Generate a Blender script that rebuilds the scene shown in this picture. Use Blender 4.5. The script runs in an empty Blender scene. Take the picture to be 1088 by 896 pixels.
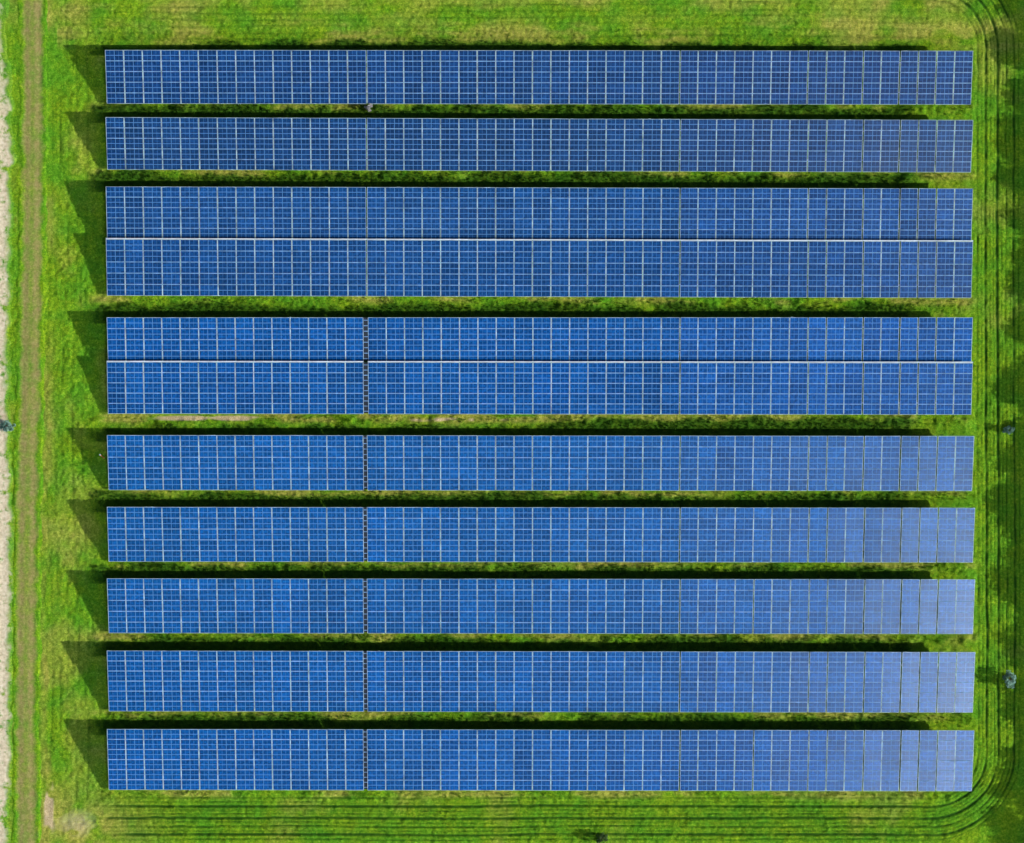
import bpy, math, random
import numpy as np
from mathutils import Vector, Matrix, Euler

random.seed(7); rng = np.random.default_rng(7)
scene = bpy.context.scene
COL = scene.collection
S = 11.75      # reference pixels per metre
H = 320.0      # drone height

def wx(px): return (px-544.0)/S
def wy(py): return (448.0-py)/S

# ---------------------------------------------------------------- noise
def vnoise(x, y, scale, seed):
    x = np.asarray(x, dtype=np.float64)/scale + seed*17.31
    y = np.asarray(y, dtype=np.float64)/scale + seed*9.77
    xi = np.floor(x).astype(np.int64); yi = np.floor(y).astype(np.int64)
    fx = x-xi; fy = y-yi
    fx = fx*fx*(3-2*fx); fy = fy*fy*(3-2*fy)
    def h(a, b):
        n = (a*374761393 + b*668265263 + int(seed)*144269) & 0xffffffff
        n = ((n ^ (n >> 13))*1274126177) & 0xffffffff
        n = (n ^ (n >> 16)) & 0xffffff
        return n/float(0xffffff)
    a = h(xi, yi); b = h(xi+1, yi); c = h(xi, yi+1); d = h(xi+1, yi+1)
    return (a*(1-fx)+b*fx)*(1-fy) + (c*(1-fx)+d*fx)*fy   # 0..1

def fbm(x, y, scale, seed, o=3):
    t = 0; a = 1; n = 0
    for k in range(o):
        t = t + a*vnoise(x, y, scale/2**k, seed+k*5); n += a; a *= .55
    return t/n
def sstep(a, b, v):
    t = np.clip((v-a)/(b-a), 0, 1); return t*t*(3-2*t)

# rows: (xl, xr, top_left, top_right, bottom_left, bottom_right, modules, h_low, h_high, split)
ROWS = [
 (112.5,1033,  53.0,  54.5, 110.0, 111.0, 5, .34,1.88, False),
 (113.0,1033, 125.0, 127.5, 180.0, 183.0, 5, .34,1.88, False),
 (113.0,1033, 198.0, 201.0, 253.4, 255.6, 5, .80,1.90, False),
 (113.0,1033, 254.8, 256.6, 314.0, 316.5, 5, .34,1.38, False),
 (114.0,1033, 337.5, 337.5, 384.2, 384.2, 4, .80,1.82, True),
 (114.0,1033, 385.4, 385.4, 439.5, 440.5, 5, .34,1.38, True),
 (114.5,1034, 463.0, 463.0, 520.5, 521.5, 5, .34,1.88, True),
 (114.5,1035, 538.5, 540.0, 596.5, 597.5, 5, .34,1.88, True),
 (114.5,1035, 614.5, 616.0, 672.5, 673.5, 5, .34,1.88, True),
 (114.5,1035, 691.5, 693.0, 755.5, 757.0, 6, .34,2.05, True),
 (114.5,1034, 775.0, 776.0, 839.0, 840.5, 6, .34,1.96, True),
]
def trackx(y_px): return 34.5 - (y_px/896.0)*7.0 + 1.5*np.sin(y_px/140.0)

def terrain(X, Y):
    """height and colour masks for world coordinates"""
    px = X*S+544; py = 448-Y*S
    fine = np.exp(-(np.maximum(np.abs(X)-52, 0)/10)**2)*np.exp(-(np.maximum(np.abs(Y)-45, 0)/10)**2)
    h = .22*(fbm(X, Y, 14, 1, 2)-.5)
    tuft = .09*(fbm(X, Y, 1.7, 3, 3)-.5) + .05*(vnoise(X, Y, .45, 11)-.5) + .09*(vnoise(X, Y, .22, 12)-.5)
    west = sstep(58, 72, px)*(1-sstep(104, 114, px))*sstep(30, 45, py)*(1-sstep(835, 850, py))
    tuft = tuft + west*(.05*(vnoise(X, Y, .95, 401)-.55)+.09*(vnoise(X, Y, .35, 402)-.5))
    tx = trackx(py)
    dtr = np.abs(px-tx)
    ontrack = 1-sstep(8, 15, dtr)
    onpath = 1-sstep(8, 16, px)
    flat = np.clip(ontrack+onpath, 0, 1)
    cx, hx = -500.0, 1555.0
    cyy, hy = (865-15)/2.0, (865+15)/2.0
    r = 66.0
    qx = np.abs(px-cx)-hx+r; qy = np.abs(py-cyy)-hy+r
    sd = np.minimum(np.maximum(qx, qy), 0)+np.sqrt(np.maximum(qx, 0)**2+np.maximum(qy, 0)**2)-r
    bot = sstep(835, 850, py)
    sd = sd + (4.0-2.5*bot)*(vnoise(X, Y, 12, 31)-.5)+.9*(vnoise(X, Y, 1.2, 32)-.5)
    rut_shade = 0  # tyre ruts alone until mask_dark adds the gap shade
    for j, (off, wdt, am) in enumerate(((-17, .9, .6), (-12.5, .8, .45), (-8, 1.2, 1.4), (-3.5, .8, .55), (0.5, .8, .6), (4.5, 1.25, 1.5), (9, .8, .6), (13.5, .95, .9), (18, .8, .55), (22, 1.2, 1.3), (27, .8, .7))):
        a_ = am*(.35+1.1*fbm(X, Y, 3.0, 33+j, 3))
        rut_shade = rut_shade + a_*(1+.35*bot)*np.exp(-((sd-off+1.0*(vnoise(X, Y, 6, 70+j)-.5))/wdt)**2)
    rut_shade = rut_shade*(.5+.8*vnoise(X, Y, .4, 35))
    rut_shade = rut_shade*np.where(py < 40, sstep(900, 980, px), 1)
    rut_shade = rut_shade*sstep(85, 150, px+10*(vnoise(X, Y, 4, 8)-.5))
    lw = 0
    for c in (52, 60, 69, 80, 91):
        lw = lw+np.exp(-((px-c-3*np.sin(py/90.0)-(4*(vnoise(X*0, Y, 8, c) - .5)))/1.3)**2)*(vnoise(X*0, Y, 5, c+1))
    lw = lw*.7*(.1+vnoise(X, Y, 2, 40))*(py < 850)
    lh = 0
    for c in (5, 12, 19, 26, 33, 40):
        lh = lh+np.exp(-((py-c-2*np.sin(px/170.0)-3*(vnoise(X, Y*0, 9, c)-.5))/1.1)**2)
    lh = lh*.5*(.1+vnoise(X, Y, 3, 41))*(px > 60)*(px < 985)
    rut_shade = np.clip(rut_shade+lw+lh, 0, 1.3)*fine
    rr = np.clip(rut_shade, 0, 1.3)
    dry = np.zeros_like(X); ridge = np.zeros_like(X); lush = np.zeros_like(X)  # lush: mask of the painted gap shade
    for i, rw in enumerate(ROWS):
        t = (px-rw[0])/(rw[1]-rw[0])
        yb = rw[4]+(rw[5]-rw[4])*t; yt = rw[2]+(rw[3]-rw[2])*t
        inside = sstep(88, 108, px)*(1-sstep(1025, 1045, px))
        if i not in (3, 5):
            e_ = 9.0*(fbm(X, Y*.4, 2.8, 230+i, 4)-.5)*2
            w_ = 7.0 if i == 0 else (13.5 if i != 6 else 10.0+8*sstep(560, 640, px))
            lush += (1-sstep(w_-4, w_+3, yt-py+e_))*(py < yt+6)*(py > yt-22)*inside*(1-sstep(955, 985, px))  # painted shade band above each upper edge, stands in for the row shadow
        if i in (2, 4): continue
        dist = py-(yb+4.0)
        g = np.exp(-(dist/4.5)**2)
        n = sstep(.40, .64, fbm(X, Y*2.5, 3.5, 50+i, 4))
        k = .95
        if i == 5: k = 1.2+.5*(px < 620)
        dry += g*n*inside*k
        ridge += np.exp(-((dist-3)/5.0)**2)*inside*sstep(.46, .74, fbm(X, Y*.8, 3.1, 150+i, 4))
    dry += 1.0*np.exp(-((py-36)/14)**2)*sstep(.38, .62, fbm(X, Y*3, 5, 61, 4))*(px > 60)
    dry += .55*(1-sstep(0, 45, py))*sstep(.42, .68, fbm(X, Y*2, 4, 62, 4))
    dry += .7*np.exp(-((px-50)/7)**2)*sstep(.42, .66, fbm(X*2.5, Y, 5, 63, 3))
    dry += .4*np.exp(-((px-80)/25)**2)*sstep(.50, .70, fbm(X*1.5, Y, 4, 163, 4))
    dry += 1.3*np.exp(-((px-85)/60)**2)*np.exp(-((py-880)/28)**2)*sstep(.3, .55, fbm(X, Y, 3, 64, 3))
    dry += .5*sstep(.56, .76, fbm(X, Y, 5, 65, 4))
    bare = 1.4*np.exp(-((px-52)/4.5)**2)*np.exp(-((py-858)/28)**4)*sstep(.25, .5, fbm(X*1.6, Y, 2.0, 66, 3))
    bare += .5*np.exp(-((px-82)/28)**2)*np.exp(-((py-875)/18)**2)*sstep(.42, .62, fbm(X, Y*1.5, 1.8, 69, 3))
    bare += 1.1*np.exp(-((px-235)/75)**4)*np.exp(-((py-444.5)/2.6)**2)*sstep(.3, .6, fbm(X, Y*2, 2, 67, 3))
    bare += .9*np.exp(-((px-480)/60)**4)*np.exp(-((py-446)/2.)**2)*sstep(.38, .6, fbm(X, Y*2, 2, 68, 3))
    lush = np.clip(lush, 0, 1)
    mask_dark = np.clip(np.clip(rut_shade, 0, 1)+.68*lush, 0, 1)  # painted gap shade is added to the rut channel
    h = h + tuft*(1-.7*flat)*fine - .10*rr + .22*np.clip(ridge, 0, 1)*(.4+.9*vnoise(X, Y, .4, 200)) + .08*lush*(vnoise(X, Y, .3, 210)-.3)
    terrain.lush = lush  # lush holds the painted gap shade, also used for the blades
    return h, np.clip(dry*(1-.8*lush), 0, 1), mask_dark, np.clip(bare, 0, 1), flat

# ---------------------------------------------------------------- node helpers
def new_mat(name):
    m = bpy.data.materials.new(name); m.use_nodes = True
    nt = m.node_tree; nt.nodes.clear()
    out = nt.nodes.new('ShaderNodeOutputMaterial'); b = nt.nodes.new('ShaderNodeBsdfPrincipled')
    nt.links.new(b.outputs[0], out.inputs[0])
    return m, nt, b
def N(nt, t, **k):
    n = nt.nodes.new(t)
    for a, v in k.items(): setattr(n, a, v)
    return n
def L(nt, a, b): nt.links.new(a, b)
def math_n(nt, op, a, b=None, c=None, clamp=False):
    n = N(nt, 'ShaderNodeMath', operation=op, use_clamp=clamp)
    for i, v in enumerate((a, b, c)):
        if v is None: continue
        if isinstance(v, (int, float)): n.inputs[i].default_value = v
        else: L(nt, v, n.inputs[i])
    return n.outputs[0]
def mixc(nt, f, a, b, mode='MIX'):
    n = N(nt, 'ShaderNodeMix', data_type='RGBA', blend_type=mode)
    if isinstance(f, (int, float)): n.inputs[0].default_value = f
    else: L(nt, f, n.inputs[0])
    for i, v in ((6, a), (7, b)):
        if isinstance(v, tuple): n.inputs[i].default_value = (*v, 1)
        else: L(nt, v, n.inputs[i])
    return n.outputs[2]
def noise(nt, vec, scale, detail=4, rough=.6):
    n = N(nt, 'ShaderNodeTexNoise'); n.inputs['Scale'].default_value = scale
    n.inputs['Detail'].default_value = min(detail, 3); n.inputs['Roughness'].default_value = rough
    L(nt, vec, n.inputs['Vector']); return n.outputs[0]
def ramp(nt, f, stops):
    n = N(nt, 'ShaderNodeValToRGB'); e = n.color_ramp.elements
    while len(e) < len(stops): e.new(.5)
    for el, (p, c) in zip(e, stops): el.position = p; el.color = (*c, 1)
    L(nt, f, n.inputs[0]); return n.outputs[0]
def mrange(nt, v, a, b, c=0, d=1):
    n = N(nt, 'ShaderNodeMapRange'); n.inputs[1].default_value = a; n.inputs[2].default_value = b
    n.inputs[3].default_value = c; n.inputs[4].default_value = d
    L(nt, v, n.inputs[0]); return n.outputs[0]

# ground material -----------------------------------------------------------
def grass_nodes(nt):
    geo = N(nt, 'ShaderNodeNewGeometry'); pos = geo.outputs['Position']
    n1 = noise(nt, pos, .30, 3, .7); n2 = noise(nt, pos, 4.2, 3, .9); n3 = noise(nt, pos, 12.0, 2, .8)
    g = ramp(nt, n2, [(.28, (.048, .170, .006)), (.44, (.118, .320, .010)), (.56, (.190, .425, .014)), (.72, (.37, .57, .045))])
    g = mixc(nt, mrange(nt, n1, .38, .62), mixc(nt, 1.0, g, (.76, .95, 1.1), 'MULTIPLY'), mixc(nt, 1.0, g, (1.46, 1.08, .9), 'MULTIPLY'))
    g = mixc(nt, mrange(nt, n3, .42, .64, 0, .60), g, (.040, .138, .006))
    return g, n1, n2, n3, pos
MG, nt, b = new_mat("grass_field")
g, n1, n2, n3, pos = grass_nodes(nt)
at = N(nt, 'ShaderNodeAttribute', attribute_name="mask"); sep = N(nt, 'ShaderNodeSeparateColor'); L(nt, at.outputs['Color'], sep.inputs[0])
dry, rut_shade, bare = sep.outputs[0], sep.outputs[1], sep.outputs[2]
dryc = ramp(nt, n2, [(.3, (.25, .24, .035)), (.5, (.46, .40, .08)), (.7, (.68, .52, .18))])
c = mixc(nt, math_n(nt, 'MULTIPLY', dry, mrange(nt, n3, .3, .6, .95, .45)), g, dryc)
c = mixc(nt, mrange(nt, rut_shade, 0, .9, 0, .92), c, (.014, .066, .005))  # one dark green for tyre ruts and painted gap shade
barec = ramp(nt, n3, [(.3, (.36, .27, .12)), (.55, (.60, .48, .28)), (.7, (.76, .66, .48))])
c = mixc(nt, mrange(nt, bare, .2, .65), c, barec)
L(nt, c, b.inputs['Base Color']); b.inputs['Roughness'].default_value = .95; b.inputs['Specular IOR Level'].default_value = .1
bp = N(nt, 'ShaderNodeBump'); bp.inputs['Strength'].default_value = .5; bp.inputs['Distance'].default_value = .08
L(nt, noise(nt, pos, 9, 2, .85), bp.inputs['Height']); L(nt, bp.outputs[0], b.inputs['Normal'])

MGT, nt, b = new_mat("grass_blades")
g, n1, n2, n3, pos = grass_nodes(nt)
geo = N(nt, 'ShaderNodeNewGeometry')
c = mixc(nt, mrange(nt, geo.outputs['Random Per Island'], 0, 1, 0, .5), g, (.38, .50, .05))
L(nt, c, b.inputs['Base Color']); b.inputs['Roughness'].default_value = .8; b.inputs['Specular IOR Level'].default_value = .15
MGD, nt, b = new_mat("shade_coloured_blades")
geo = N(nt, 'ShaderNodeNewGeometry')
c = mixc(nt, geo.outputs['Random Per Island'], (.014, .068, .005), (.055, .17, .010))  # gap shade is put into the blade colour
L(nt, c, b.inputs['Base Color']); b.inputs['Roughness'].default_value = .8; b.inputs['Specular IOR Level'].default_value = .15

MT, nt, b = new_mat("dirt_track")
g, n1, n2, n3, pos = grass_nodes(nt)
e = noise(nt, pos, .9, 3, .75)
d = ramp(nt, n2, [(.3, (.21, .19, .06)), (.52, (.33, .28, .10)), (.75, (.47, .39, .19))])
at = N(nt, 'ShaderNodeAttribute', attribute_name="mask"); sep = N(nt, 'ShaderNodeSeparateColor'); L(nt, at.outputs['Color'], sep.inputs[0])
f = math_n(nt, 'ADD', math_n(nt, 'MULTIPLY', mrange(nt, e, .38, .64), .45), sep.outputs[0], clamp=True)
c = mixc(nt, f, d, g)
L(nt, c, b.inputs['Base Color']); b.inputs['Roughness'].default_value = .95; b.inputs['Specular IOR Level'].default_value = .1

MP, nt, b = new_mat("pale_gravel")
g, n1, n2, n3, pos = grass_nodes(nt)
at = N(nt, 'ShaderNodeAttribute', attribute_name="mask"); sep = N(nt, 'ShaderNodeSeparateColor'); L(nt, at.outputs['Color'], sep.inputs[0])
c = ramp(nt, noise(nt, pos, 3, 3, .6), [(.3, (.50, .42, .26)), (.45, (.68, .58, .40)), (.60, (.80, .70, .53)), (.75, (.86, .79, .66))])
f = math_n(nt, 'ADD', mrange(nt, noise(nt, pos, .9, 3, .7), .54, .68), sep.outputs[0], clamp=True)
c = mixc(nt, f, c, g)
L(nt, c, b.inputs['Base Color']); b.inputs['Roughness'].default_value = .95

# solar glass ----------------------------------------------------------------
MS, nt, b = new_mat("solar_glass")
uv = N(nt, 'ShaderNodeUVMap'); su = N(nt, 'ShaderNodeSeparateXYZ'); L(nt, uv.outputs[0], su.inputs[0])
oi = N(nt, 'ShaderNodeObjectInfo')
fu = math_n(nt, 'FRACT', su.outputs[0]); fv = math_n(nt, 'FRACT', su.outputs[1])
cu = math_n(nt, 'FLOOR', math_n(nt, 'MULTIPLY', su.outputs[0], 10.0)); cv = math_n(nt, 'FLOOR', math_n(nt, 'MULTIPLY', su.outputs[1], 6.0))
cb = N(nt, 'ShaderNodeCombineXYZ'); L(nt, cu, cb.inputs[0]); L(nt, cv, cb.inputs[1]); L(nt, math_n(nt, 'MULTIPLY', oi.outputs['Random'], 913.0), cb.inputs[2])
wn = N(nt, 'ShaderNodeTexWhiteNoise', noise_dimensions='3D'); L(nt, cb.outputs[0], wn.inputs['Vector'])
mb = N(nt, 'ShaderNodeCombineXYZ'); L(nt, math_n(nt, 'FLOOR', su.outputs[1]), mb.inputs[1]); L(nt, math_n(nt, 'MULTIPLY', oi.outputs['Random'], 517.0), mb.inputs[2])
wm = N(nt, 'ShaderNodeTexWhiteNoise', noise_dimensions='3D'); L(nt, mb.outputs[0], wm.inputs['Vector'])
val = math_n(nt, 'MULTIPLY', mrange(nt, wn.outputs[0], 0, 1, .68, 1.30), mrange(nt, wm.outputs[0], 0, 1, .82, 1.16))
vc = N(nt, 'ShaderNodeCombineXYZ')
for k in range(3): L(nt, val, vc.inputs[k])
base = mixc(nt, 1.0, oi.outputs['Color'], vc.outputs[0], 'MULTIPLY')
def busbar(f, n, w):
    t = math_n(nt, 'FRACT', math_n(nt, 'MULTIPLY', f, float(n)))
    t = math_n(nt, 'ABSOLUTE', math_n(nt, 'SUBTRACT', t, .5))
    return math_n(nt, 'LESS_THAN', t, w)
b1 = busbar(fu, 1, .018); b2 = busbar(fv, 1, .034)
q = math_n(nt, 'LESS_THAN', math_n(nt, 'ABSOLUTE', math_n(nt, 'SUBTRACT', math_n(nt, 'ABSOLUTE', math_n(nt, 'SUBTRACT', fu, .5)), .25)), .014)
base = mixc(nt, math_n(nt, 'MULTIPLY', math_n(nt, 'MAXIMUM', b1, b2), .62), base, (.15, .36, .74))
base = mixc(nt, math_n(nt, 'MULTIPLY', q, .36), base, (.12, .30, .68))
L(nt, base, b.inputs['Base Color']); b.inputs['Roughness'].default_value = .15
b.inputs['IOR'].default_value = 1.45

def simple(name, col, rough=.5, metal=0, var=.15, sc=6):
    m, nt, b = new_mat(name)
    geo = N(nt, 'ShaderNodeNewGeometry')
    n = noise(nt, geo.outputs['Position'], sc, 4)
    c = mixc(nt, mrange(nt, n, .3, .7), tuple(v*(1-var) for v in col), tuple(min(1, v*(1+var)) for v in col))
    L(nt, c, b.inputs['Base Color']); b.inputs['Roughness'].default_value = rough; b.inputs['Metallic'].default_value = metal
    return m
MF = simple("silver_frame", (.44, .60, .82), .45, .0, .50, 1.3)
MH = simple("anodised_frame", (.19, .37, .70), .45, .0, .45, 2)
MR = simple("galvanised_steel", (.38, .39, .40), .5, .6)
MW = simple("white_rail", (.60, .70, .82), .5, 0, .2, 1)
MK = simple("dark_gap_blocker", (.010, .018, .036), .7)
MB = simple("dark_backsheet", (.05, .05, .06), .7)
MO = simple("orange_paint", (.75, .2, .04), .5)
MBK = simple("bark", (.12, .085, .055), .9, 0, .4, 14)

def leafmat(name, lo, hi):
    m, nt, b = new_mat(name)
    geo = N(nt, 'ShaderNodeNewGeometry')
    n = noise(nt, geo.outputs['Position'], 2.5, 4)
    c = ramp(nt, n, [(.3, lo), (.7, hi)])
    c2 = mixc(nt, mrange(nt, geo.outputs['Random Per Island'], 0, 1, 0, .6), c, hi)
    L(nt, c2, b.inputs['Base Color']); b.inputs['Roughness'].default_value = .7; b.inputs['Specular IOR Level'].default_value = .3
    return m
ML = leafmat("green_leaves", (.03, .07, .012), (.08, .15, .03))
MLP = leafmat("silver_leaves", (.015, .08, .045), (.24, .42, .36))
MLW = leafmat("pale_blossom", (.10, .15, .10), (.55, .52, .58))
MLD = leafmat("dark_leaves", (.02, .05, .012), (.06, .12, .03))

# ---------------------------------------------------------------- mesh helpers
def mesh_np(name, V, F, mats, smooth=False, mi=None):
    me = bpy.data.meshes.new(name)
    V = np.asarray(V, dtype=np.float32); F = np.asarray(F, dtype=np.int32)
    me.vertices.add(len(V)); me.vertices.foreach_set("co", V.ravel())
    me.loops.add(F.size); me.loops.foreach_set("vertex_index", F.ravel())
    me.polygons.add(len(F))
    k = F.shape[1]
    me.polygons.foreach_set("loop_start", np.arange(0, F.size, k, dtype=np.int32))
    me.polygons.foreach_set("loop_total", np.full(len(F), k, dtype=np.int32))
    if mi is not None: me.polygons.foreach_set("material_index", np.asarray(mi, dtype=np.int32))
    me.polygons.foreach_set("use_smooth", np.full(len(F), smooth))
    for m in mats: me.materials.append(m)
    me.update(calc_edges=True)
    return me
def grid_faces(nx, ny):
    i, j = np.meshgrid(np.arange(nx-1), np.arange(ny-1), indexing='xy')
    a = (j*nx+i).ravel()
    return np.stack([a, a+1, a+nx+1, a+nx], 1)
def add(name, data, parent=None, **props):
    o = bpy.data.objects.new(name, data); COL.objects.link(o)
    if parent: o.parent = parent
    for k, v in props.items(): o[k] = v
    return o
BOXF = [(0,3,2,1),(4,5,6,7),(0,1,5,4),(1,2,6,5),(2,3,7,6),(3,0,4,7)]
def box_vf(x0, x1, y0, y1, z0, z1):
    return [(x0,y0,z0),(x1,y0,z0),(x1,y1,z0),(x0,y1,z0),(x0,y0,z1),(x1,y0,z1),(x1,y1,z1),(x0,y1,z1)], BOXF
def box_mesh(name, boxes, mat):
    V = []; F = []
    for bx in boxes:
        v, f = box_vf(*bx); o = len(V); V += v; F += [tuple(i+o for i in q) for q in f]
    return mesh_np(name, V, F, [mat])

# ---------------------------------------------------------------- ground
def axis(lim, step):
    core = np.arange(-lim, lim+step/2, step)
    out = []; d = step; p = core[-1]
    while p < 2500: d *= 1.22; p += d; out.append(p)
    out = np.array(out); return np.concatenate([-out[::-1], core, out])
ax = axis(49, .12); ay = axis(41, .12)
X, Y = np.meshgrid(ax, ay)
h, dry, rut_shade, bare, flat = terrain(X, Y)
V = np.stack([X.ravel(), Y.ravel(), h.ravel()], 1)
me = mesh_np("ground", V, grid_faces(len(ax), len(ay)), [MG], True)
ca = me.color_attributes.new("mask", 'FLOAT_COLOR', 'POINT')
ca.data.foreach_set("color", np.stack([dry.ravel(), rut_shade.ravel(), bare.ravel(), np.ones(X.size)], 1).astype(np.float32).ravel())
add("ground", me, kind="structure", label="bright green mown grass field with tyre ruts")

def blades(gx, gy, z, hgt, w0, w1, name, mat, label, nb=3):
    n = len(gx); Vs = []
    for b_ in range(nb):
        an = rng.uniform(0, 6.283, n); wd = rng.uniform(w0, w1, n)
        dx, dy = np.cos(an), np.sin(an)
        ox = rng.uniform(-.07, .07, n); oy = rng.uniform(-.07, .07, n)
        ln_ = rng.uniform(.1, .8, n)*hgt; la = rng.uniform(0, 6.283, n)
        p0 = np.stack([gx+ox-dx*wd, gy+oy-dy*wd, z-.04], 1)
        p1 = np.stack([gx+ox+dx*wd, gy+oy+dy*wd, z-.04], 1)
        p2 = np.stack([gx+ox+np.cos(la)*ln_, gy+oy+np.sin(la)*ln_, z+hgt*rng.uniform(.7, 1.1, n)], 1)
        Vs.append(np.stack([p0, p1, p2], 1).reshape(-1, 3))
    V = np.concatenate(Vs); F = np.arange(len(V)).reshape(-1, 3)
    add(name, mesh_np(name, V, F, [mat]), kind="stuff", label=label)

# taller grass tufts: real blades, thicker where mowers cannot reach beside the arrays
NT = 170000
gx = rng.uniform(-48, 48, NT); gy = rng.uniform(-40, 40, NT)
hh_, dr_, ru_, ba_, fl_ = terrain(gx, gy); shade_ = terrain.lush
gpx = gx*S+544; gpy = 448-gy*S
near = np.zeros(NT); under = np.zeros(NT, bool)
for rw in ROWS:
    t = (gpx-rw[0])/(rw[1]-rw[0])
    yb = rw[4]+(rw[5]-rw[4])*t; yt = rw[2]+(rw[3]-rw[2])*t
    ins = (gpx > 108) & (gpx < 1038)
    near = np.maximum(near, np.exp(-((gpy-yb-5)/5)**2)*ins)
    under |= ins & (gpy > yt+6) & (gpy < yb-1)
dens = .14+.5*sstep(.45, .7, fbm(gx, gy, 2.2, 301, 3))+.8*near
keep = (rng.uniform(0, 1, NT) < dens) & (ru_ < .3) & (fl_ < .2) & (ba_ < .3) & ~under
hgt = rng.uniform(.06, .16, NT)*(1+1.5*near*sstep(.40, .7, vnoise(gx, gy, 1.3, 305)))
blades(gx[keep], gy[keep], hh_[keep], hgt[keep], .02, .045, "grass_tufts", MGT, "tufts of taller green grass across the field")
# grass blades coloured dark to widen the shadow band behind the upper edges
NV = 260000
gy2 = rng.uniform(-40, 40, NV); gx2 = rng.uniform(-38.5, 38.5, NV)
hh2, d2, r2, b2_, f2 = terrain(gx2, gy2); shade2 = terrain.lush
keep = (shade2 > .3) & (rng.uniform(0, 1, NV) < shade2)
blades(gx2[keep], gy2[keep], hh2[keep], rng.uniform(.10, .24, NV)[keep], .02, .05, "gap_shade_blades", MGD, "grass blades coloured dark as gap shade behind solar arrays")

def strip(name, cfun, halfw, y0, y1, mat, seed, label, e0):
    ys = np.arange(wy(y1), wy(y0), .15); us = np.linspace(-1, 1, 41)
    U, YY = np.meshgrid(us, ys)
    PY = 448-YY*S
    XX = (cfun(PY)+U*halfw-544)/S
    hh = terrain(XX, YY)[0]
    ed = np.abs(U)+.45*(fbm(XX, YY, 1.2, seed, 4)-.5)
    if e0 > .5: ed = ed+.22*(1-sstep(20, 170, PY))
    edge = sstep(.66, 1.0, ed)
    Z = hh + .045 - .12*edge
    wheel = np.exp(-((np.abs(U)-.38)/.15)**2)
    Z -= .02*wheel*(1-edge)
    me = mesh_np(name, np.stack([XX.ravel(), YY.ravel(), Z.ravel()], 1), grid_faces(len(us), len(ys)), [mat], True)
    ca = me.color_attributes.new("mask", 'FLOAT_COLOR', 'POINT')
    gm = np.clip((.30*np.exp(-(U/.14)**2) if e0 < .5 else .55*(1-sstep(10, 150, PY)))+sstep(e0, .75, ed), 0, 1)
    ca.data.foreach_set("color", np.stack([gm.ravel(), gm.ravel(), gm.ravel(), np.ones(U.size)], 1).astype(np.float32).ravel())
    add(name, me, kind="structure", label=label)
strip("dirt_track", trackx, 19, -400, 1300, MT, 80, "worn olive brown dirt farm track through grass", .28)
strip("gravel_path", lambda p: -10+2.0*np.sin(p/80.), 29, -400, 1300, MP, 90, "pale stony gravel path edge", .51)

# ---------------------------------------------------------------- solar arrays
def column_mesh(n, mlen, w):
    """n landscape modules stacked up the slope: raised silver frames, glass set in, dark back"""
    V = []; F = []; MI = []; UV = []
    fx = .034; fy = .028; th = .04; gp = .010
    def quad(a, bq, c, d, m, uvq=None):
        o = len(V); V.extend([a, bq, c, d]); F.append((o, o+1, o+2, o+3)); MI.append(m)
        UV.extend(uvq or [(0, 0)]*4)
    for k in range(n):
        y0 = k*mlen+gp; y1 = (k+1)*mlen-gp; x0 = gp; x1 = w-gp
        if k == 0: y0 -= .02
        if k == n-1: y1 += .02
        xi0, xi1, yi0, yi1 = x0+fx, x1-fx, y0+fy, y1-fy
        zt = th; zg = th-.006
        quad((xi0,yi0,zg),(xi1,yi0,zg),(xi1,yi1,zg),(xi0,yi1,zg), 0, [(0.001,k+.001),(.999,k+.001),(.999,k+.999),(.001,k+.999)])
        for mi_, q in ((3 if k else 1, ((x0,y0),(x1,y0),(xi1,yi0),(xi0,yi0))), (1, ((x1,y0),(x1,y1),(xi1,yi1),(xi1,yi0))),
                  (1 if k == n-1 else 3, ((x1,y1),(x0,y1),(xi0,yi1),(xi1,yi1))), (1, ((x0,y1),(x0,y0),(xi0,yi0),(xi0,yi1)))):
            quad(*[(p[0], p[1], zt) for p in q], mi_)
        cs = [(x0,y0),(x1,y0),(x1,y1),(x0,y1)]; ci = [(xi0,yi0),(xi1,yi0),(xi1,yi1),(xi0,yi1)]
        for a in range(4):
            p, q = cs[a], cs[(a+1) % 4]
            quad((*p, 0), (*q, 0), (*q, zt), (*p, zt), 1)
            p, q = ci[a], ci[(a+1) % 4]
            quad((*p, zt), (*q, zt), (*q, zg), (*p, zg), 1)
        quad((x0,y1,0),(x1,y1,0),(x1,y0,0),(x0,y0,0), 2)
    me = mesh_np("panel_column", V, F, [MS, MF, MB, MH], False, MI)
    uvl = me.uv_layers.new(name="UVMap")
    uvl.data.foreach_set("uv", np.array(UV, dtype=np.float32).ravel())
    return me

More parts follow.
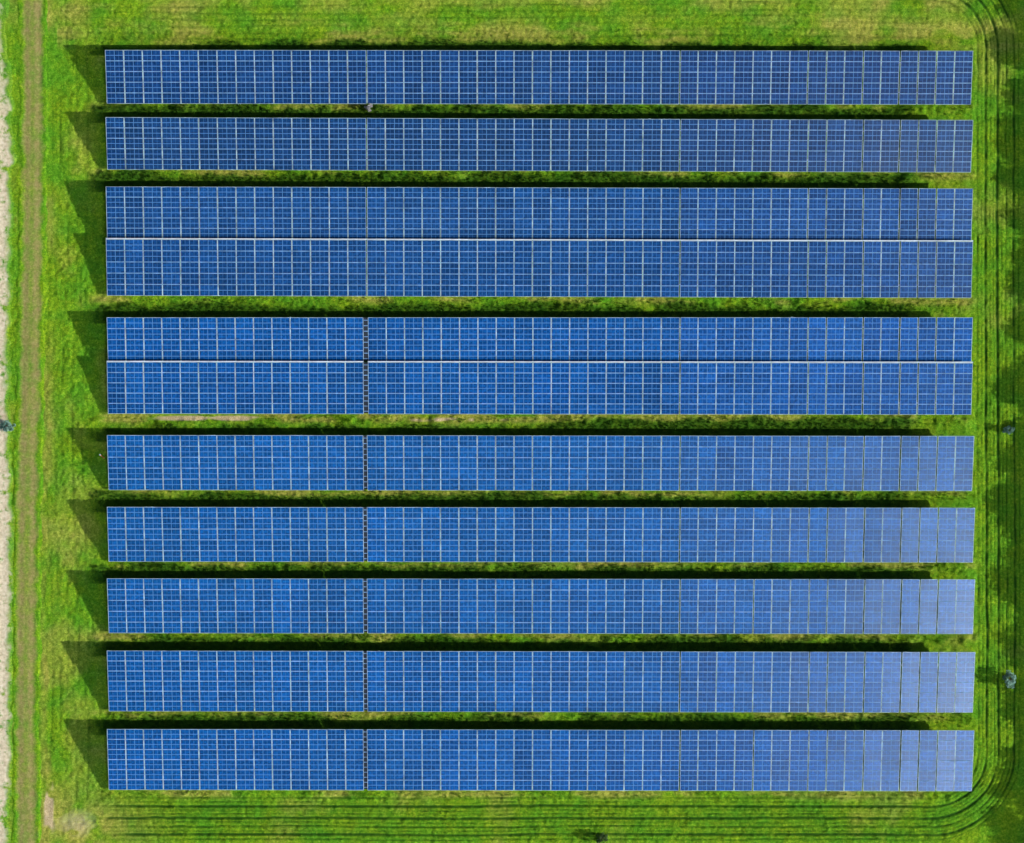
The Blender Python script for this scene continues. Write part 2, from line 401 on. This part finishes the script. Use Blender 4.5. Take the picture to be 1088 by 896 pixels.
ROWCOL = [  # cell colour per array; top rows darkened for their duller sky reflection
 (.006,.047,.180), (.006,.047,.170), (.006,.061,.228), (.006,.061,.228), (.002,.079,.320), (.002,.078,.315),
 (.003,.087,.325), (.003,.087,.325), (.003,.087,.325), (.002,.084,.325), (.002,.080,.32)]
for ri, (xl, xr, tl, tr, bl, br, n, hl, hh, split) in enumerate(ROWS):
    hm = (hl+hh)/2
    def W(px, py, hz):
        return Vector((wx(px)*(1-hm/H), wy(py)*(1-hz/H), hz))
    BL, BR, TL, TR = W(xl, bl, hl), W(xr, br, hl), W(xl, tl, hh), W(xr, tr, hh)
    ex = (BR-BL).normalized()
    up = ((TL+TR)/2-(BL+BR)/2); ey = (up-ex*up.dot(ex)); slope = ey.length; ey.normalize()
    ez = ex.cross(ey)
    mlen = slope/n
    g0 = 386.5 if split else 389.3; g1 = 391.0 if ri in (4, 5) else (390.0 if split else 390.0)
    cols = []
    for k in range(14): a = xl+(g0-xl)/14*k; cols.append((a, a+(g0-xl)/14, 0))
    for k in range(17): a = g1+(722-g1)/17*k; cols.append((a, a+(722-g1)/17, 1))
    dark = {0: .8, 7: .6, 8: .6, 10: .9, 12: 1.0, 13: .8, 14: .7}
    if ri in (8, 10): dark[4] = .7
    for k in range(16):
        wv = (xr-722)/16; a = 722+wv*k
        cols.append((a+dark.get(k, 0), a+wv, 2))
    refw = 1.65
    cm = column_mesh(n, mlen, refw)
    groups = [[c for c in cols if c[2] == 0], [c for c in cols if c[2] > 0]] if split else [cols]
    for gi, cl in enumerate(groups):
        xa = (cl[0][0]-544)/S*(1-hm/H); xb = (cl[-1][1]-544)/S*(1-hm/H)
        t0 = (xa-BL.x)/(BR.x-BL.x); t1 = (xb-BL.x)/(BR.x-BL.x)
        p0 = BL.lerp(BR, t0); p1 = BL.lerp(BR, t1)
        root = add("solar_array", None)
        root.empty_display_size = .5
        base_loc = (p0+p1)/2 + ey*slope/2; base_loc.z = 0
        root.location = base_loc
        size = "short" if (split and gi == 0) else "long"
        tier = {2: "touching the array below it", 3: "with white upper edge rail",
                4: "touching the array below it", 5: "with white upper edge rail"}.get(ri)
        hue = "navy blue" if ri < 2 else "bright blue"
        if tier: lab = f"{size} {hue} solar array {tier}"
        elif n == 6: lab = f"{size} {hue} solar array six panels deep on grass"
        else: lab = f"{size} {hue} tilted solar array between grass strips"
        root["label"] = lab; root["category"] = "solar panels"; root["group"] = "rows of ground mounted solar panels"
        R = Matrix((ex, ey, ez)).transposed()
        inv = Matrix.Translation(-base_loc)
        rb = random.Random(ri*10+gi)
        drift = 0
        for ci, (a, bq, sec) in enumerate(cl):
            A = (a-544)/S*(1-hm/H); B = (bq-544)/S*(1-hm/H)
            t = (A-BL.x)/(BR.x-BL.x)
            o = add("panel_column", cm, root)
            drift = .7*drift+rb.gauss(0, .07)
            J = Euler((math.radians(drift), math.radians(rb.gauss(0, .10)), 0)).to_matrix()
            M = Matrix.Translation(BL.lerp(BR, t) + ez*rb.uniform(0, .012)) @ (R @ J).to_4x4() @ Matrix.Diagonal(((B-A)/refw*rb.uniform(.985, 1.0), 1, 1, 1))
            o.matrix_basis = inv @ M
            cr = ROWCOL[ri]; v = rb.gauss(1, .065)*(1.06 if sec == 2 else 1.0); hsh = rb.gauss(0, .05)
            o.color = (cr[0]*v*(1+hsh)+(.003 if sec == 2 else 0), cr[1]*v, cr[2]*v*(1-hsh*.3), 1)
        Lx = (p1-p0).length
        MR4 = inv @ Matrix.Translation(p0) @ R.to_4x4()
        for fr_ in (.22, .78):
            o = add("support_rail", box_mesh("support_rail", [(.05, Lx-.05, slope*fr_-.04, slope*fr_+.04, -.13, -.01)], MR), root)
            o.matrix_basis = MR4
        npost = max(3, int(Lx/6.6)+1)
        pmesh = {}
        for fr_ in (.22, .78):
            zt = hl+(hh-hl)*fr_-.12
            pmesh[fr_] = box_mesh("support_post", [(-.05, .05, -.05, -.04, -.5, zt), (-.05, .05, .04, .05, -.5, zt), (-.006, .006, -.04, .04, -.5, zt)], MR)
        for k in range(npost):
            for fr_ in (.22, .78):
                q = p0 + ex*(.4+(Lx-.8)*k/(npost-1)) + ey*slope*fr_
                o = add("support_post", pmesh[fr_], root); o.location = Vector((q.x, q.y, 0))-base_loc
        if split and gi == 0:
            gw = (g1-g0)/S
            bx = [(Lx-.02, Lx+gw+.02, .05, slope-.03, -.10, -.04)]  # added dark slab closing the gap: blocks sun slivers, darkens the seam
            o = add("gap_blocker", box_mesh("gap_blocker", bx, MK), root)
            o.matrix_basis = MR4
            bx = []
            for j in range(n*2):
                yy = slope*(j+.5)/(n*2)
                bx.append((Lx+.01, Lx+gw-.01, yy-.03, yy+.03, -.036, -.01))
            o = add("gap_blocker_bracket", box_mesh("gap_blocker_bracket", bx, MH), root)
            o.matrix_basis = MR4
        if ri in (3, 5):
            o = add("edge_rail", box_mesh("edge_rail", [(0, Lx, slope+.03, slope+.12, -.03, .02)], MW), root)
            o.matrix_basis = MR4

# orange stake
r = add("marker_stake", None, label="thin orange marker stake standing in the grass", category="stake")
r.location = (wx(111), wy(487), 0); r.rotation_euler = (math.radians(-14), math.radians(-12), 0)
add("stake_pole", box_mesh("stake_pole", [(-.035, .035, -.035, .035, -.3, 1.25)], MO), r)
add("stake_cap", box_mesh("stake_cap", [(-.05, .05, -.05, .05, 1.253, 1.38)], MW), r)

# ---------------------------------------------------------------- trees and shrubs
def limb(V, F, p, q, r0, r1, sides=7):
    p = Vector(p); q = Vector(q); d = (q-p).normalized(); a = d.orthogonal().normalized(); bb = d.cross(a)
    o = len(V)
    for (c, r) in ((p, r0), (q, r1)):
        for k in range(sides):
            an = 2*math.pi*k/sides; V.append(tuple(c+a*math.cos(an)*r+bb*math.sin(an)*r))
    for k in range(sides):
        k2 = (k+1) % sides; F.append((o+k, o+k2, o+sides+k2, o+sides+k))
def make_tree(seed, height, rad, leaf, nclump, nleaf, leafm, low=.3, spread=1.0):
    rd = random.Random(seed); V = []; F = []
    top = Vector((rd.uniform(-.05, .05)*height, rd.uniform(-.05, .05)*height, height*.8))
    tr = height*.022+.02
    m1 = top*.45; m1.x += rd.uniform(-.03, .03)*height
    limb(V, F, (0, 0, -.3), m1, tr*1.3, tr*.9); limb(V, F, m1, top, tr*.9, tr*.25)
    clumps = []
    for k in range(nclump):
        an = rd.uniform(0, 6.283); zz = rd.uniform(low, .96)
        prof = math.sin(math.pi*min(1, max(.08, (zz-low)/(1.02-low)*.86+.14)))**.6
        rr = rad*prof*rd.uniform(.35, 1.0)
        c = Vector((math.cos(an)*rr, math.sin(an)*rr, zz*height)); clumps.append((c, rad*rd.uniform(.18, .36)*spread))
        if k % 2 == 0:
            s = top*min(.95, max(.25, zz-.15)); limb(V, F, s, c, tr*.45, tr*.1, 5)
    trunk = mesh_np("trunk", V, F, [MBK], True)
    V = []; F = []
    for c, cr in clumps:
        for _ in range(nleaf):
            v = Vector((rd.gauss(0, 1), rd.gauss(0, 1), rd.gauss(0, .8))); v = v.normalized()*cr*rd.uniform(.3, 1)**.5*rd.uniform(.8, 1.15)
            p = c+v; s = leaf*rd.uniform(.6, 1.3)
            a = Vector((rd.gauss(0, 1), rd.gauss(0, 1), rd.gauss(0, 1))).normalized(); bb = a.orthogonal().normalized()
            o = len(V)
            V += [tuple(p-a*s), tuple(p+bb*s*.45), tuple(p+a*s), tuple(p-bb*s*.45)]; F.append((o, o+1, o+2, o+3))
    crown = mesh_np("crown", V, F, [leafm])
    return trunk, crown
def place(kind, meshes, loc, rot, sc, label, cat, group=None):
    r = add(kind, None, label=label, category=cat)
    if group: r["group"] = group
    r.location = loc; r.rotation_euler = (0, 0, rot); r.scale = (sc,)*3
    add("trunk" if kind.endswith("tree") else "stem", meshes[0], r); add("crown", meshes[1], r)
trees = [make_tree(s, 5.4, 1.8, .18, 66, 60, ML, .08, 1.25) for s in (1, 2, 3)]
ypx = -30; k = 0
while ypx < 1040:
    near_ = 9 if ypx < 260 else (6 if ypx > 540 else 14)
    place("broadleaf_tree", trees[k % 3], (wx(1186+near_+rng.uniform(-9, 9)), wy(ypx), 0), rng.uniform(0, 6.28), rng.uniform(.78, 1.04),
          "leafy green broadleaf tree in a field boundary row", "tree", "trees lining the field edge")
    ypx += rng.uniform(12, 21); k += 1
pale = make_tree(21, 1.6, .75, .10, 26, 45, MLP, .15)
pale2 = make_tree(22, 1.2, .5, .075, 20, 50, MLW, .1)
darks = make_tree(23, 1.8, .9, .09, 28, 60, MLD, .1)
place("young_tree", pale, (wx(1070.5), wy(457), 0), .5, .62, "small blue green young tree beside tyre tracks", "tree", "young trees on the grass")
place("young_tree", pale, (wx(1072), wy(722), 0), 2.1, .95, "larger blue green young tree beside tyre tracks", "tree", "young trees on the grass")
place("shrub", pale, (wx(9), wy(453), 0), 3.4, .85, "rounded blue green shrub beside the gravel path", "shrub")
place("shrub", pale2, (wx(392), wy(115), 0), 1.0, .7, "small pale shrub at the foot of a solar array", "shrub")
place("shrub", darks, (wx(640), wy(891), 0), 1.0, .65, "low dark green shrub in mown grass", "shrub")

# ---------------------------------------------------------------- light, sky, camera
sdir = Vector((3.95, -.66, 1.88)).normalized()
elev = math.asin(sdir.z); az = math.atan2(sdir.x, sdir.y)
sun = bpy.data.lights.new("sun", 'SUN'); sun.energy = 5.0; sun.angle = math.radians(.6); sun.color = (1, .945, .84)
so = bpy.data.objects.new("sun", sun); COL.objects.link(so)
so.rotation_euler = (-sdir).to_track_quat('-Z', 'Y').to_euler(); so.location = sdir*60

# sky with an unseen bright cloud bank, shaped to put glare on right-hand glass
w = bpy.data.worlds.new("World"); scene.world = w; w.use_nodes = True
nt = w.node_tree; nt.nodes.clear()
out = N(nt, 'ShaderNodeOutputWorld'); bg = N(nt, 'ShaderNodeBackground'); L(nt, bg.outputs[0], out.inputs[0])
sky = N(nt, 'ShaderNodeTexSky', sky_type='NISHITA'); sky.sun_disc = False; sky.sun_elevation = elev; sky.sun_rotation = az
bg.inputs[1].default_value = .07
tc = N(nt, 'ShaderNodeTexCoord')
vn = N(nt, 'ShaderNodeVectorMath', operation='NORMALIZE'); L(nt, tc.outputs['Generated'], vn.inputs[0])
sx = N(nt, 'ShaderNodeSeparateXYZ'); L(nt, vn.outputs[0], sx.inputs[0])
cn = noise(nt, vn.outputs[0], 10, 3, .6)
south = math_n(nt, 'ARCTAN2', math_n(nt, 'MULTIPLY', sx.outputs[1], -1.0), sx.outputs[2])
def gaus(c0, wd):
    t = math_n(nt, 'DIVIDE', math_n(nt, 'SUBTRACT', south, math.radians(c0)), math.radians(wd))
    return math_n(nt, 'EXPONENT', math_n(nt, 'MULTIPLY', math_n(nt, 'MULTIPLY', t, t), -1.0))
band = math_n(nt, 'ADD', gaus(41.5, 4.6), math_n(nt, 'MULTIPLY', gaus(23, 4.0), .08))
xx = math_n(nt, 'ADD', sx.outputs[0], mrange(nt, cn, .3, .7, -.010, .010))
edge = N(nt, 'ShaderNodeMapRange', interpolation_type='SMOOTHSTEP'); L(nt, xx, edge.inputs[0])
edge.inputs[1].default_value = .09; edge.inputs[2].default_value = .175; edge.inputs[3].default_value = 0; edge.inputs[4].default_value = 1
fall = mrange(nt, sx.outputs[0], .2, .4, 1, 0)
cl = math_n(nt, 'MULTIPLY', math_n(nt, 'MULTIPLY', math_n(nt, 'POWER', edge.outputs[0], 1.3), band), fall, clamp=True)
c = mixc(nt, cl, sky.outputs[0], (430, 480, 520))
L(nt, c, bg.inputs[0])

cam = bpy.data.cameras.new("camera"); co = bpy.data.objects.new("camera", cam); COL.objects.link(co)
co.location = (0, 0, H); co.rotation_euler = (0, 0, 0)
cam.sensor_width = 36; cam.lens = 36*H/(1088/S); cam.clip_end = 6000; cam.clip_start = 1
scene.camera = co
scene.view_settings.view_transform = 'Standard'; scene.view_settings.look = 'None'; scene.view_settings.exposure = 0
